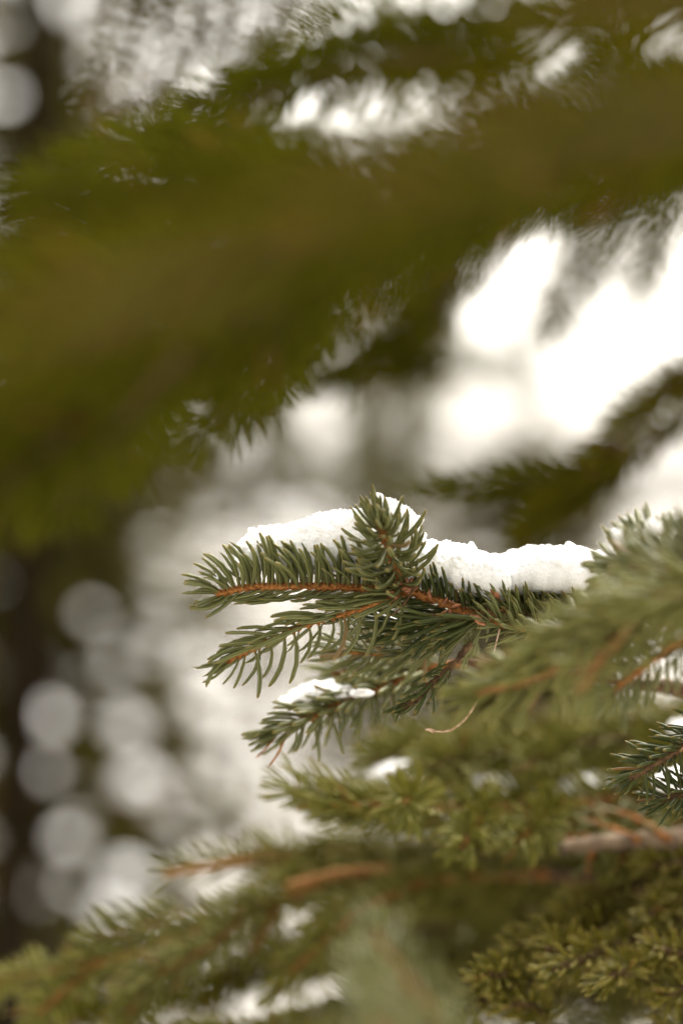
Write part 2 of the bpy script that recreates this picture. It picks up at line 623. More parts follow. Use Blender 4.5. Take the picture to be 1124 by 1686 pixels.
def snow_lump(name, balls, label, group=None, voxel=0.0006, fluff=0.00085, seed=1, crumbs=420, scale=1.0):
    """a lump of settled snow: fused balls with a crumbly skin. balls: (x,y,z,rx,ry,rz) world"""
    rng = np.random.default_rng(seed)
    org = Vector(balls[0][:3])
    bm = bmesh.new()
    tops = []
    for (x, y, z, rx, ry, rz) in balls:
        mat = Matrix.Translation(Vector((x, y, z)) - org) @ Matrix.Diagonal((rx, ry, rz, 1))
        bmesh.ops.create_icosphere(bm, subdivisions=3, radius=1.0, matrix=mat)
        tops.append((x - org.x, y - org.y, z - org.z, rx, ry, rz))
    wsum = np.array([b[3] for b in tops])
    for i in range(crumbs):
        b = tops[rng.choice(len(tops), p=wsum / wsum.sum())]
        th = rng.uniform(0, 2 * math.pi)
        ph = math.acos(rng.uniform(-0.1, 1))
        d = (math.sin(ph) * math.cos(th), math.sin(ph) * math.sin(th), math.cos(ph))
        p = Vector((b[0] + d[0] * b[3], b[1] + d[1] * b[4], b[2] + d[2] * b[5]))
        r = (0.0004 + 0.0024 * rng.random() ** 4) * scale
        bmesh.ops.create_icosphere(bm, subdivisions=1, radius=r, matrix=Matrix.Translation(p))
    me = bpy.data.meshes.new(name)
    bm.to_mesh(me)
    bm.free()
    o = bpy.data.objects.new(name, me)
    COL.objects.link(o)
    md = o.modifiers.new('fuse', 'REMESH')
    md.mode = 'VOXEL'
    md.voxel_size = voxel
    dg = bpy.context.evaluated_depsgraph_get()
    ev = o.evaluated_get(dg)
    m2 = bpy.data.meshes.new_from_object(ev)
    o.modifiers.clear()
    n = len(m2.vertices)
    co = np.empty(n * 3, dtype=np.float32)
    no = np.empty(n * 3, dtype=np.float32)
    m2.vertices.foreach_get('co', co)
    m2.vertices.foreach_get('normal', no)
    co = co.reshape(-1, 3)
    no = no.reshape(-1, 3)
    h = 0.45 * vnoise(co * (230 / scale), 1) + 0.55 * vnoise(co * (560 / scale), 2) + 0.8 * vnoise(co * (1250 / scale), 5)
    h2 = vnoise(co * (80 / scale), 3)
    co = co + no * ((h * fluff) * np.clip(0.45 + 0.9 * no[:, 2], 0.25, 1.2) + h2 * fluff * 1.5)[:, None]
    m2.vertices.foreach_set('co', co.astype(np.float32).ravel())
    m2.polygons.foreach_set('use_smooth', np.ones(len(m2.polygons), dtype=bool))
    m2.update()
    o.data = m2
    bpy.data.meshes.remove(me)
    m2.name = name
    m2.materials.clear()
    m2.materials.append(M['snow'])
    o.location = org
    return tag(o, label, 'snow', group)


def snow_strip(outline, dy, depth, seed, label, **kw):
    """outline: list of (px, top_py, bottom_py); snow body of half-thickness `depth` around dy"""
    balls = []
    rng = np.random.default_rng(seed)
    xs = [o[0] for o in outline]
    k = KPX * (FD + dy)
    L = (xs[-1] - xs[0])
    n = max(3, int(L / 13))
    for i in range(n + 1):
        px = xs[0] + L * i / n
        top = np.interp(px, xs, [o[1] for o in outline])
        bot = np.interp(px, xs, [o[2] for o in outline])
        h = (bot - top)
        rz = h * 0.5 * k
        for e in (-0.5, 0.0, 0.5):
            yy = dy + e * depth + rng.normal() * depth * 0.05
            c = P(px, top + h * 0.5 * (1 + 0.18 * abs(e)), yy)
            balls.append((c.x, c.y, c.z, max(14 * k, rz * 0.75), depth * 0.62, rz * (1 - 0.12 * abs(e))))
    return snow_lump('snow_clump', balls, label, seed=seed, **kw)


# ------------------------------------------------------------------ setting: ground
def ground():
    n = 90
    xs = np.sign(np.linspace(-1, 1, n)) * np.abs(np.linspace(-1, 1, n)) ** 3 * 600
    V = np.array([(x, y, 0.0) for y in xs for x in xs])
    rr = np.hypot(V[:, 0], V[:, 1])
    V[:, 2] = [0.10 * mnoise.noise(Vector((x * 0.35, y * 0.35, 0))) + 0.05 * mnoise.noise(Vector((x * 1.1, y * 1.1, 4)))
               for x, y, _ in V]
    F = [(j * n + i, j * n + i + 1, (j + 1) * n + i + 1, (j + 1) * n + i) for j in range(n - 1) for i in range(n - 1)]
    o = link('ground', mesh_np('ground', V, F), M['ground'])
    tag(o, 'snow covered forest floor with patches of bare litter', None, None, 'structure')


ground()


# ------------------------------------------------------------------ far spruces
def far_tree(px, D, H, Rb, label, group, seed, lean=0.0, nb=70, trunk_r=None, base_z=0.6, sparse=1.0, fol=True, clump=0.14):
    rng = np.random.default_rng(seed)
    loc = Vector(((px - 562) * KPX * D, D, 0))
    t = empty('spruce_tree', loc, label, 'tree', group)
    n = 24
    tr = trunk_r or H * 0.014
    C = np.array([(lean * (z / H) * H + 0.02 * math.sin(z * 1.3), 0.02 * math.cos(z), z) for z in np.linspace(-0.1, H, n)])
    T = np.gradient(C, axis=0)
    T /= np.linalg.norm(T, axis=1)[:, None]
    rad = np.linspace(tr, tr * 0.1, n)
    rad[0] *= 1.35
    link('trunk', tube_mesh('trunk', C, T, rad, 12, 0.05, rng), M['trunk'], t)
    if not fol:
        return t
    B, Dd, Bd, LL, WW, K = [], [], [], [], [], []
    for i in range(nb):
        q = (i + rng.random()) / nb
        z = base_z + (H - base_z) * q
        rl = Rb * (1 - q) ** 0.8 * rng.uniform(0.7, 1.1) + 0.12
        th = i * 2.39996 + rng.normal() * 0.3
        ax = np.array([math.cos(th), math.sin(th), 0])
        sd = np.array([-math.sin(th), math.cos(th), 0])
        m = int(max(8, rl * 60 * sparse))
        for j in range(m):
            f = rng.uniform(0.08, 1.0)
            drop = -0.30 * rl * f + 0.14 * rl * f * f
            p = np.array([lean * z, 0, z]) + ax * rl * f + sd * rng.normal() * 0.20 * rl * (1.05 - f) + np.array([0, 0, drop + rng.normal() * 0.03])
            d = ax * 0.8 + sd * rng.normal() * 0.8 + np.array([0, 0, rng.normal() * 0.25 - 0.30])
            d /= np.linalg.norm(d)
            b = np.array([0, 0, 1.0]) - d * d[2]
            b /= np.linalg.norm(b)
            l = clump * rng.uniform(0.6, 1.4)
            B.append(p); Dd.append(d); Bd.append(b); LL.append(l); WW.append(l * 0.16); K.append(0.4)
    V, F, uv, rnd = needles_geo(*(np.array(a) for a in (B, Dd, Bd, LL, WW, K)), 3, rng)
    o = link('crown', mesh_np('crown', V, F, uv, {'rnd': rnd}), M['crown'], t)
    return t


GF = 'spruces out of focus far behind'
far_tree(-38, 4.2, 7.5, 0.55, 'dark leaning spruce trunk along the left edge behind everything', None, 11, lean=0.044, nb=30,
         trunk_r=0.05, base_z=2.6, sparse=0.7)
far_tree(80, 6.5, 2.9, 0.40, 'olive blurred spruce just beside the dark leaning trunk', GF, 12, nb=100, sparse=0.8, base_z=0.2)
far_tree(400, 10.0, 2.5, 0.8, 'blurred young spruce behind the snowy twig tip', GF, 13, nb=60, sparse=0.22, base_z=0.2)
far_tree(-240, 9.0, 10.0, 1.2, 'blurred spruce crossing the left border', GF, 14, nb=110, sparse=0.9)
far_tree(690, 15.0, 1.8, 0.9, 'low young spruce far behind the twig tuft', GF, 15, nb=40, sparse=0.5, base_z=0.1)
far_tree(1400, 11.0, 7.0, 0.8, 'blurred spruce crossing the right border', GF, 16, nb=70, sparse=0.6)
far_tree(890, 8.0, 1.85, 0.34, 'dark little spruce right behind the round snow cap', GF, 17, nb=80, sparse=1.1, base_z=0.1)
far_tree(250, 16.0, 4.0, 1.2, 'faint spruce far behind the olive one', GF, 18, nb=60, sparse=0.25, base_z=0.2)
far_tree(650, 13.0, 2.6, 0.55, 'small loose spruce behind the bright gap', GF, 22, nb=60, sparse=0.4, base_z=0.3)
far_tree(130, 20.0, 11.0, 2.0, 'tall thin spruce high over the dark trunk', GF, 21, nb=110, sparse=0.45, base_z=0.4, clump=0.22)

# the stem of the near tree, just outside the picture, that carries the near boughs
nt_loc = Vector((0.62, 1.12, 0))
near = empty('spruce_tree', nt_loc, 'bare stem of the near spruce beside the picture that carries the boughs', 'tree')
zz = np.linspace(-0.1, 4.0, 40)
Cn = np.array([(0.01 * math.sin(z * 2), 0.01 * math.cos(z * 2.3), z) for z in zz])
Tn = np.gradient(Cn, axis=0)
Tn /= np.linalg.norm(Tn, axis=1)[:, None]
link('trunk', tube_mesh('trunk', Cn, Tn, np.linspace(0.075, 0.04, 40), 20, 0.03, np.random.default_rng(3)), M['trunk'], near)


def to_trunk(p, rise=-0.05):
    """two points leading a bough from p (a world point) to the near trunk"""
    e = Vector((nt_loc.x, nt_loc.y, p.z + rise))
    return [e, p.lerp(e, 0.5) + Vector((0, 0, -0.01))]


def bough_stem(thing, first, r=0.004, rise=-0.05, tmat='twig_dark', name='limb'):
    p = P(*first)
    a, b = to_trunk(p, rise)
    twig(thing, [a, b, p], 'needle', r0=r * 1.5, r1=r, tmat=tmat, needles=False, wpx=False, name=name, step=0.01)


# ------------------------------------------------------------------ the sharp branch with the snow
br = empty('spruce_branch', P(800, 1010), 'sharp spruce branch in the middle carrying the snow, with an upright tuft', 'branch')
CAMV = np.array([0.0, -1.0, 0.0])
gapA = np.array([0.0, -0.80, -0.60])
# main twig, node to tip
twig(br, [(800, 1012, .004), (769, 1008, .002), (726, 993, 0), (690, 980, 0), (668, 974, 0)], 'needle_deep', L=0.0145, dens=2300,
     r0=0.0016, r1=0.0014, single=True, gap=gapA, gapc=0.55, amid=66, aup=80, alow=35, up=0.6, upl=0.0, conc=0.35, jit=6, bend=0.55, atip=60, wr=0.062)
twig(br, [(668, 974, 0), (622, 971, .001), (550, 966, 0), (470, 966, -.001), (402, 968, -.003), (358, 978, -.006)], 'needle', L=0.0200, dens=2250,
     r0=0.0012, r1=0.0009, single=True, gap=gapA, gapc=0.75, amid=80, aup=104, alow=34, up=0.75, upl=-0.05, conc=0.45, jit=6, bend=0.85, atip=34, tuft=6, tipfrac=0.14, wr=0.050)
# upright tuft
twig(br, [(662, 966, 0), (650, 932, -.006), (636, 897, -.014), (624, 860, -.026)], 'needle', L=0.0210, dens=2600,
     r0=0.0012, r1=0.0009, single=True, gap=np.array([0.1, -0.95, -0.1]), gapc=0.86, amid=84, atip=38, up=0.0, jit=6, bend=0.95, tuft=9, tipfrac=0.5, wr=0.050)
# lower twig
twig(br, [(668, 976, -.001), (638, 989, -.003), (562, 1012, -.006), (510, 1028, -.008), (470, 1044, -.009), (430, 1062, -.010), (376, 1088, -.012)],
     'needle', L=0.0200, dens=1250, r0=0.0009, r1=0.0008, single=True, gap=gapA, gapc=0.82, amid=50, aup=34, alow=88, up=0.0, bend=0.9, jit=6,
     atip=26, tuft=4, wr=0.049)
# twig behind, slightly soft
twig(br, [(800, 1014, .012), (752, 1040, .022), (702, 1060, .03), (654, 1074, .034), (556, 1072, .036)], 'needle', L=0.0185, dens=1500,
     r0=0.0013, r1=0.0011, up=0.1, amid=62, bend=0.5, tuft=4)
# dark twigs in the shadow under the fork
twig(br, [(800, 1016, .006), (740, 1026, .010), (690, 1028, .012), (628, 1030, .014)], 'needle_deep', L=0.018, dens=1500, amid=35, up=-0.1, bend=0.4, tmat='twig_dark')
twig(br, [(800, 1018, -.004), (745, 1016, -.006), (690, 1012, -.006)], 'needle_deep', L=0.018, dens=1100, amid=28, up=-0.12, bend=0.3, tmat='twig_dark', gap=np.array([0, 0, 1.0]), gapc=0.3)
# small curled hanging twig
twig(br, [(775, 1060, .002), (735, 1105, 0), (706, 1128, -.001), (693, 1147, -.002), (664, 1163, -.003)], 'needle_deep', L=0.0125, dens=1000,
     r0=0.0012, r1=0.0009, nstart=0.3, single=True, amid=50, up=-0.05, bend=1.0, tuft=4, tmat='twig_dark', wr=0.06)
# stretch right of the node, softer
twig(br, [(1090, 985, .050), (985, 990, .034), (900, 1000, .022), (806, 1010, .006)], 'needle', L=0.0180, dens=1900,
     r0=0.0018, r1=0.0015, amid=55, aup=52, up=0.4, bend=0.3, gap=np.array([0, -.3, -.95]), gapc=0.85)
twig(br, [(1040, 1002, .030), (960, 1012, .016), (880, 1020, .008), (820, 1000, .0)], 'needle', L=0.0170, dens=1900,
     r0=0.0014, r1=0.0011, amid=55, up=0.55, bend=0.3, gap=np.array([0, -.3, -.95]), gapc=0.9)
twig(br, [(960, 1030, .012), (900, 1036, .004), (850, 1034, -.004), (808, 1022, -.008)], 'needle', L=0.0165, dens=1700, r0=.0012, r1=.0010, amid=55, up=0.4, bend=0.3)
bough_stem(br, (1090, 985, .05), 0.004)

# papery bud scales and stubs at the forks
rs = np.random.default_rng(77)


def flake(thing, px, py, dy, ln, wd, ang, mat='scale', name='bud_scale'):
    p = P(px, py, dy) - Vector(thing.location)
    V, F = [], []
    ca, sa = math.cos(ang), math.sin(ang)
    tw = rs.uniform(-.6, .6)
    for i in range(6):
        t = i / 5
        w_ = wd * math.sin(math.pi * (0.15 + 0.8 * t))
        c = Vector((ca * ln * t, -0.25 * ln * math.sin(3 * t), sa * ln * t))
        sv = Vector((-sa, tw, ca)).normalized() * w_
        up_ = Vector((0, -1, 0)) * wd * 0.35
        V += [p + c - sv, p + c + up_, p + c + sv, p + c - up_ * 0.6]
    for i in range(5):
        for j in range(4):
            F.append((i * 4 + j, i * 4 + (j + 1) % 4, i * 4 + 4 + (j + 1) % 4, i * 4 + 4 + j))
    F += [(3, 2, 1, 0), (20, 21, 22, 23)]
    link(name, mesh_np(name, [tuple(v) for v in V], F), M[mat], thing)


for (x, y, n_) in ((672, 972, 12), (803, 1010, 12), (735, 996, 6), (640, 985, 5)):
    for _ in range(n_):
        flake(br, x + rs.normal() * 9, y + rs.normal() * 6, -.003 + rs.normal() * .001, rs.uniform(.0022, .005), rs.uniform(.0005, .0011), rs.uniform(0, 6.28))
flake(br, 794, 1018, -.006, .0050, .0011, 2.9)
flake(br, 800, 1028, -.006, .0052, .0011, 2.8)
flake(br, 822, 985, -.004, .0052, .0011, 2.4)
flake(br, 967, 1008, -.004, .0046, .0020, 2.9, 'twig_pale', 'bud')
twig(br, [(682, 966, -.006), (672, 984, -.008), (658, 1002, -.007), (640, 1016, -.005)], 'needle', r0=.0005, r1=.0003, tmat='twig_dark', needles=False, name='dead_needle')
twig(br, [(822, 1036, -.01), (817, 1055, -.012), (812, 1078, -.012)], 'needle', r0=.0004, r1=.0002, tmat='dry', needles=False, name='dead_needle')

# dry flower stalk hanging in front
st = empty('dry_stalk', P(781, 1160, -.01), 'thin pale curved dry stalk with swollen tip hanging below the sharp branch', 'stalk')
twig(st, [(800, 1120, -.012), (782, 1160, -.012), (764, 1185, -.010), (739, 1203, -.008), (712, 1204, -.008)], 'needle', r0=.0005, r1=.0004, tmat='dry', needles=False, name='stem')
twig(st, [(714, 1204, -.008), (708, 1202, -.008), (700, 1201, -.008)], 'needle', r0=.0009, r1=.0005, tmat='dry', needles=False, name='tip')

# ------------------------------------------------------------------ snow on it
snow_strip([(412, 882, 942), (420, 874, 942), (440, 868, 942), (470, 860, 940), (510, 856, 940), (530, 847, 940), (560, 841, 938), (594, 842, 938)],
           .015, .012, 5, 'long white snow ridge on the twig reaching out furthest to the tip')
snow_strip([(606, 842, 905), (622, 822, 915), (640, 814, 920), (656, 828, 925), (668, 860, 930)], .014, .007, 6,
           'snow wedged behind the needles of the upright tuft')
snow_strip([(672, 900, 975), (695, 888, 965), (730, 890, 965), (782, 908, 985), (812, 914, 990)], .014, .014, 7,
           'snow lump between the upright tuft and the round snow cap')
snow_strip([(806, 922, 985), (840, 906, 985), (872, 898, 980), (915, 901, 978), (960, 906, 970), (990, 914, 966), (1012, 930, 962), (1030, 946, 962)], .022, .016, 8,
           'rounded white snow cap at the blurred end of the sharp branch')
for i, (x, y, s, lab) in enumerate(((355, 952, 5, 'tiny snow crumb caught at the very tip of the long twig'),
                                    (626, 862, 4, 'tiny snow crumb at the tip of the upright tuft'))):
    k = KPX * FD
    c = P(x, y, -.02 if i else -.004)
    snow_lump('snow_crumb', [(c.x, c.y, c.z, s * k, s * k, s * k), (c.x + 3 * k, c.y, c.z - 2 * k, s * k * .7, s * k, s * k * .6)],
              lab, seed=30 + i, voxel=.0005, fluff=.0003, crumbs=10, scale=.6)
rg = np.random.default_rng(51)
for i in range(14):
    x = 430 + 215 * (i + rg.random()) / 14
    k = KPX * FD
    c = P(x, rg.uniform(922, 956), rg.uniform(.002, .006))
    sz = rg.uniform(2.2, 4.6) * k
    snow_lump('snow_grain', [(c.x, c.y, c.z, sz * .8, sz, sz * 1.5), (c.x + sz * .5, c.y, c.z - sz, sz * .6, sz * .8, sz)],
              'tiny white snow grain stuck between the upright needles of the long twig', 'snow grains between the needles of the long twig',
              seed=200 + i, voxel=.0005, fluff=.0003, crumbs=6, scale=.5)
# snow lying in the fork below
snow_strip([(600, 1014, 1030), (640, 1016, 1032), (680, 1018, 1036), (705, 1022, 1036)], .026, .010, 9, 'thin snow strip glimpsed under the fork of the sharp branch', crumbs=60)

# ------------------------------------------------------------------ lower soft twig with its own snow
lo = empty('spruce_branch', P(640, 1130, .06), 'short soft-focus branch below the sharp one, with rusty drooping needle tips', 'branch')
twig(lo, [(760, 1090, .075), (690, 1105, .068), (636, 1130, .062), (598, 1142, .058), (568, 1157, .055), (521, 1177, .050), (455, 1205, .044)], 'needle', L=0.0185, dens=1800,
     r0=.0014, r1=.001, single=True, amid=55, aup=45, alow=80, up=0.1, bend=0.55, tuft=8, nstart=0.1)
twig(lo, [(690, 1105, .068), (640, 1098, .074), (585, 1104, .08), (545, 1110, .082)], 'needle', L=0.018, dens=1600, up=0.1)
twig(lo, [(455, 1208, .044), (438, 1232, .042), (422, 1248, .041)], 'needle', r0=.0006, r1=.0004, tmat='twig', needles=False, name='dead_needle')
twig(lo, [(470, 1210, .044), (458, 1240, .042), (443, 1262, .041)], 'needle', r0=.0006, r1=.0004, tmat='twig', needles=False, name='dead_needle')
bough_stem(lo, (760, 1090, .075), 0.003)
snow_strip([(476, 1148, 1166), (494, 1132, 1162), (520, 1120, 1156), (545, 1124, 1150), (560, 1136, 1148)], .064, .012, 21,
           'small soft snow cap on the short lower branch', crumbs=60)
snow_strip([(585, 1136, 1150), (592, 1132, 1150), (602, 1136, 1148)], .050, .004, 22, 'small snow bead at the base of the short lower branch', crumbs=20, voxel=.0008)

# ------------------------------------------------------------------ front branch on the right, blurred, orange twigs
fr = empty('spruce_branch', P(1100, 1000, -.12), 'blurred nearer branch with bright orange twigs in front of the sharp one', 'branch')
GA = dict(gap=np.array([0, -1.0, -0.2]), gapc=0.90)
twig(fr, [(1240, 960, -.15), (1124, 992, -.13), (1060, 1010, -.12), (985, 1040, -.115), (933, 1083, -.11), (881, 1113, -.105), (784, 1142, -.10)], 'needle_grey',
     L=0.0195, dens=2100, r0=.0020, r1=.0014, tmat='twig_pale', amid=52, atip=28, up=0.12, bend=0.3, tuft=10, **GA)
twig(fr, [(1060, 1010, -.12), (1010, 1055, -.135), (975, 1100, -.145), (952, 1138, -.15)], 'needle_grey', L=0.018, dens=800, r0=.0022, r1=.0018,
     tmat='twig_pale', amid=60, up=0.1, **GA)
twig(fr, [(1260, 1010, -.10), (1124, 1056, -.09), (1092, 1074, -.085), (1028, 1121, -.08), (985, 1150, -.07)], 'needle', L=0.0185, dens=1600, r0=.0017, r1=.0012,
     tmat='twig', up=0.1, **GA)
twig(fr, [(1230, 960, -.15), (1140, 975, -.16), (1050, 990, -.15), (980, 1015, -.13), (920, 1050, -.12), (860, 1085, -.11)], 'needle_grey', L=0.019, dens=1700, r0=.0022, r1=.0013,
     tmat='twig', amid=50, up=0.15)
twig(fr, [(1200, 985, -.11), (1080, 1010, -.09), (1010, 1030, -.075), (950, 1045, -.06), (905, 1045, -.05)], 'needle', L=0.018, dens=1700, r0=.0020, r1=.0013,
     tmat='twig', amid=50, up=0.3)
# upright tuft at the border
twig(fr, [(1180, 1010, -.10), (1130, 960, -.09), (1085, 915, -.07), (1050, 905, -.05)], 'needle', L=0.0195, dens=2000, r0=.0022, r1=.0014, amid=60, up=0.25, bend=0.4, tuft=8)
twig(fr, [(1230, 1000, -.13), (1180, 930, -.13), (1140, 890, -.12)], 'needle', L=0.0195, dens=2200, r0=.0022, r1=.0014, amid=60, up=0.25, bend=0.4, tuft=8)
twig(fr, [(1200, 980, -.12), (1120, 945, -.10), (1040, 935, -.06), (1010, 945, -.04)], 'needle', L=0.019, dens=1900, r0=.002, r1=.0013, amid=55, up=0.3, bend=0.4)
bough_stem(fr, (1240, 960, -.15), 0.005)
for i, (x, y, dy, s, lab) in enumerate((
        (1015, 880, -.075, 10, 'blurred snow bit caught on the border tuft, the lower one'),
        (1078, 868, -.085, 11, 'blurred snow bit caught on the border tuft, the upper one'),
        (916, 1052, -.10, 9, 'left of two white snow beads on the blurred orange branch'),
        (942, 1054, -.10, 7, 'right of two white snow beads on the blurred orange branch'),
        (1118, 1042, -.12, 7, 'pale snow bead on the orange branch by the border'))):
    k = KPX * (FD + dy)
    c = P(x, y, dy)
    snow_lump('snow_crumb', [(c.x, c.y, c.z, s * k, s * k, s * k * 1.1), (c.x + 4 * k, c.y, c.z - 7 * k, s * k * .7, s * k * .7, s * k)],
              lab, seed=40 + i, voxel=.0007, fluff=.0004, crumbs=12, scale=.7)

# ------------------------------------------------------------------ dark sharp twig at the right border
dk = empty('spruce_branch', P(1124, 1245, -.004), 'dark sharp spruce twig jutting in from the right border', 'branch')
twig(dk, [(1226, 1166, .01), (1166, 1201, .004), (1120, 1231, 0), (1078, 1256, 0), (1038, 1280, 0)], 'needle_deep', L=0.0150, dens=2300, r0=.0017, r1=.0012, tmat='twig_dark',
     single=True, amid=58, aup=55, alow=85, up=0.1, bend=0.35, tuft=5, gap=np.array([0, -.9, -.5]), gapc=0.85, wr=0.062)
twig(dk, [(1226, 1266, .012), (1161, 1291, .008), (1120, 1308, .006), (1084, 1318, .005)], 'needle_deep', L=0.0140, dens=2300, r0=.0017, r1=.0014, tmat='twig_dark',
     amid=55, up=0.25, bend=0.4, tuft=5, wr=0.06)
bough_stem(dk, (1226, 1166, .01), 0.003)
snow_strip([(1090, 1276, 1300), (1105, 1266, 1306), (1130, 1262, 1308), (1170, 1266, 1300)], .06, .016, 23, 'white snow behind the dark twig at the right border', crumbs=60)
snow_strip([(1122, 1192, 1212), (1140, 1180, 1216), (1165, 1180, 1216)], .16, .014, 24, 'soft snow lump above the dark border twig', crumbs=60)

# ------------------------------------------------------------------ soft boughs below
def bough(label, name='spruce_branch', at=(900, 1300, .2)):
    return empty(name, P(*at), label, 'branch')


b1 = bough('dark blurred bough directly under the dry stalk', at=(1150, 1160, .33))
for dx, ddy, dyy in ((0, 0, 0), (70, 20, -.06)):
    spray(b1, [(1340 + dx, 1150 + ddy, .36 + dyy), (1050 + dx, 1185 + ddy, .31 + dyy), (800 + dx, 1212 + ddy, .27 + dyy), (620 + dx, 1232 + ddy, .25 + dyy)], 'needle_soft', n=9, slen=.075, L=.018, dens=1500, tmat='twig_dark', r0=.003)
bough_stem(b1, (1340, 1150, .36), .005)
b2 = bough('blurred bough carrying the grey snow patches below the dark one', at=(1150, 1290, .2))
spray(b2, [(1330, 1270, .26), (1000, 1320, .19), (760, 1330, .15), (520, 1322, .11)], 'needle_soft', n=12, slen=.07, L=.018, dens=1500, r0=.003)
spray(b2, [(1330, 1290, .30), (1050, 1300, .26), (830, 1290, .24), (700, 1270, .22)], 'needle_soft', n=9, slen=.07, L=.018, dens=1500, r0=.003)
twig(b2, [(720, 1350, .18), (620, 1345, .16), (560, 1335, .15), (512, 1322, .14)], 'needle', L=.018, dens=1800, up=.35, amid=55, tuft=6)
for pts in ([(1150, 1430, .34), (980, 1450, .32), (840, 1470, .30), (720, 1500, .29)], [(1150, 1470, .38), (960, 1490, .36), (800, 1510, .35)], [(1000, 1420, .30), (900, 1440, .29), (800, 1430, .28)]):
    twig(b2, pts, 'needle_soft', L=.019, dens=1900)
bough_stem(b2, (1330, 1270, .26), .005)
snow_strip([(718, 1330, 1352), (740, 1302, 1346), (780, 1284, 1332), (815, 1278, 1310), (842, 1282, 1300)], .215, .018, 25, 'grey blurred snow patch in the middle of the lower bough', crumbs=40, voxel=.0016)
snow_strip([(886, 1300, 1340), (905, 1282, 1338), (950, 1272, 1330), (996, 1274, 1314)], .22, .02, 26, 'broad blurred snow patch left of the dark border twig', crumbs=40, voxel=.0016)
snow_strip([(615, 1266, 1280), (650, 1254, 1274), (700, 1246, 1264), (740, 1240, 1254)], .22, .015, 27, 'thin streaky snow patch under the dark blurred bough', crumbs=40, voxel=.0016)
snow_strip([(1000, 1188, 1204), (1025, 1178, 1204), (1050, 1174, 1198)], .30, .015, 28, 'blurred snow patch under the orange twigs', crumbs=40, voxel=.0016)

b3 = bough('soft bough with a bare orange twig end, lower middle', at=(1100, 1410, .12))
spray(b3, [(1320, 1400, 0.350), (900, 1405, 0.310), (620, 1400, 0.280), (400, 1418, 0.260)], 'needle_soft', n=12, slen=.06, L=.017, dens=1500, r0=.003, tmat='twig')
twig(b3, [(420, 1414, 0.260), (340, 1428, 0.240), (268, 1440, 0.220)], 'needle_soft', L=.016, dens=700, r0=.0020, r1=.0016, tmat='twig_pale', up=.4, gap=np.array([0, -.8, -.5]), gapc=.2)
bough_stem(b3, (1320, 1400, 0.350), .004)
b4 = bough('soft pale green bough reaching the lower left corner', at=(700, 1430, 0.150))
spray(b4, [(1250, 1440, 0.320), (820, 1440, 0.290), (600, 1440, 0.260), (430, 1490, 0.240), (300, 1545, 0.230), (150, 1590, 0.220), (-30, 1620, 0.210)], 'needle_soft', n=16, slen=.06, L=.0165, dens=1400, r0=.0035, r1=.0017,
      tmat='twig', tip_scale=.6)
twig(b4, [(430, 1490, 0.240), (340, 1560, 0.210), (270, 1600, 0.200), (215, 1625, 0.195)], 'needle_grey', L=.017, dens=1900, tmat='twig', tuft=6)
twig(b4, [(300, 1500, 0.250), (230, 1530, 0.240), (150, 1545, 0.230)], 'needle_grey', L=.017, dens=1500, tmat='twig', tuft=6)
twig(b4, [(150, 1590, 0.220), (90, 1640, 0.210), (60, 1680, 0.200)], 'needle_soft', L=.016, dens=1200, tmat='twig', tuft=4)
twig(b4, [(640, 1432, 0.240), (560, 1436, 0.230), (470, 1458, 0.220)], 'needle_soft', r0=.0021, r1=.0016, tmat='twig_pale', needles=False, name='bare_twig')
bough_stem(b4, (1250, 1440, 0.310), .004)
b5 = bough('short soft twig bending down in the lower middle', at=(700, 1470, 0.140))
twig(b5, [(900, 1440, 0.260), (720, 1450, 0.240), (610, 1492, 0.220), (545, 1540, 0.210), (490, 1590, 0.200), (450, 1636, 0.190)], 'needle_soft', L=.0165, dens=1700, r0=.0022, r1=.0013, tmat='twig', nstart=.05, tuft=6)
bough_stem(b5, (900, 1440, 0.260), .004)
b6 = bough('strongly blurred pale green twig close to the lens at the lower border', at=(740, 1640, -.3))
for pts in ([(800, 1790, -.26), (720, 1680, -.25), (660, 1600, -.24), (610, 1530, -.23)], [(700, 1800, -.30), (640, 1710, -.29), (600, 1650, -.28)],
            [(720, 1760, -.20), (650, 1660, -.18), (590, 1580, -.17)]):
    twig(b6, pts, 'needle', L=.018, dens=800, tmat='twig')
bough_stem(b6, (800, 1790, -.26), .004, rise=0.0)
wd_ = bough('bare grey woody limb, blurred, over the mossy yellow bush at right', name='bare_limb', at=(1060, 1385, .09))
twig(wd_, [(1400, 1350, .16), (1200, 1372, .15), (1060, 1384, .14), (985, 1388, .135), (925, 1398, .13)], 'needle', r0=.006, r1=.0035, tmat='wood', needles=False, name='limb', step=.004)
for q in ([(1050, 1384, 0.135), (1010, 1366, 0.145), (965, 1352, 0.155), (930, 1356, 0.165)], [(985, 1390, 0.135), (970, 1412, 0.145), (966, 1438, 0.155)],
          [(1100, 1382, 0.135), (1060, 1356, 0.145), (1020, 1338, 0.155), (985, 1336, 0.165)], [(1000, 1386, 0.135), (960, 1376, 0.155), (920, 1378, 0.165)]):
    twig(wd_, q, 'needle', L=.012, dens=350, r0=.0018, r1=.0011, tmat='twig', name='side_twig')
bough_stem(wd_, (1400, 1350, .16), .006)
ms = bough('yellow green bush of short dense needles in the lower right corner', at=(1120, 1600, .03))
MK = dict(L=.0135, dens=1800, amid=58, atip=28, bend=.5, up=.18, wr=.066, tuft=8, jit=16, tmat='twig_dark', r0=.002, r1=.0014)
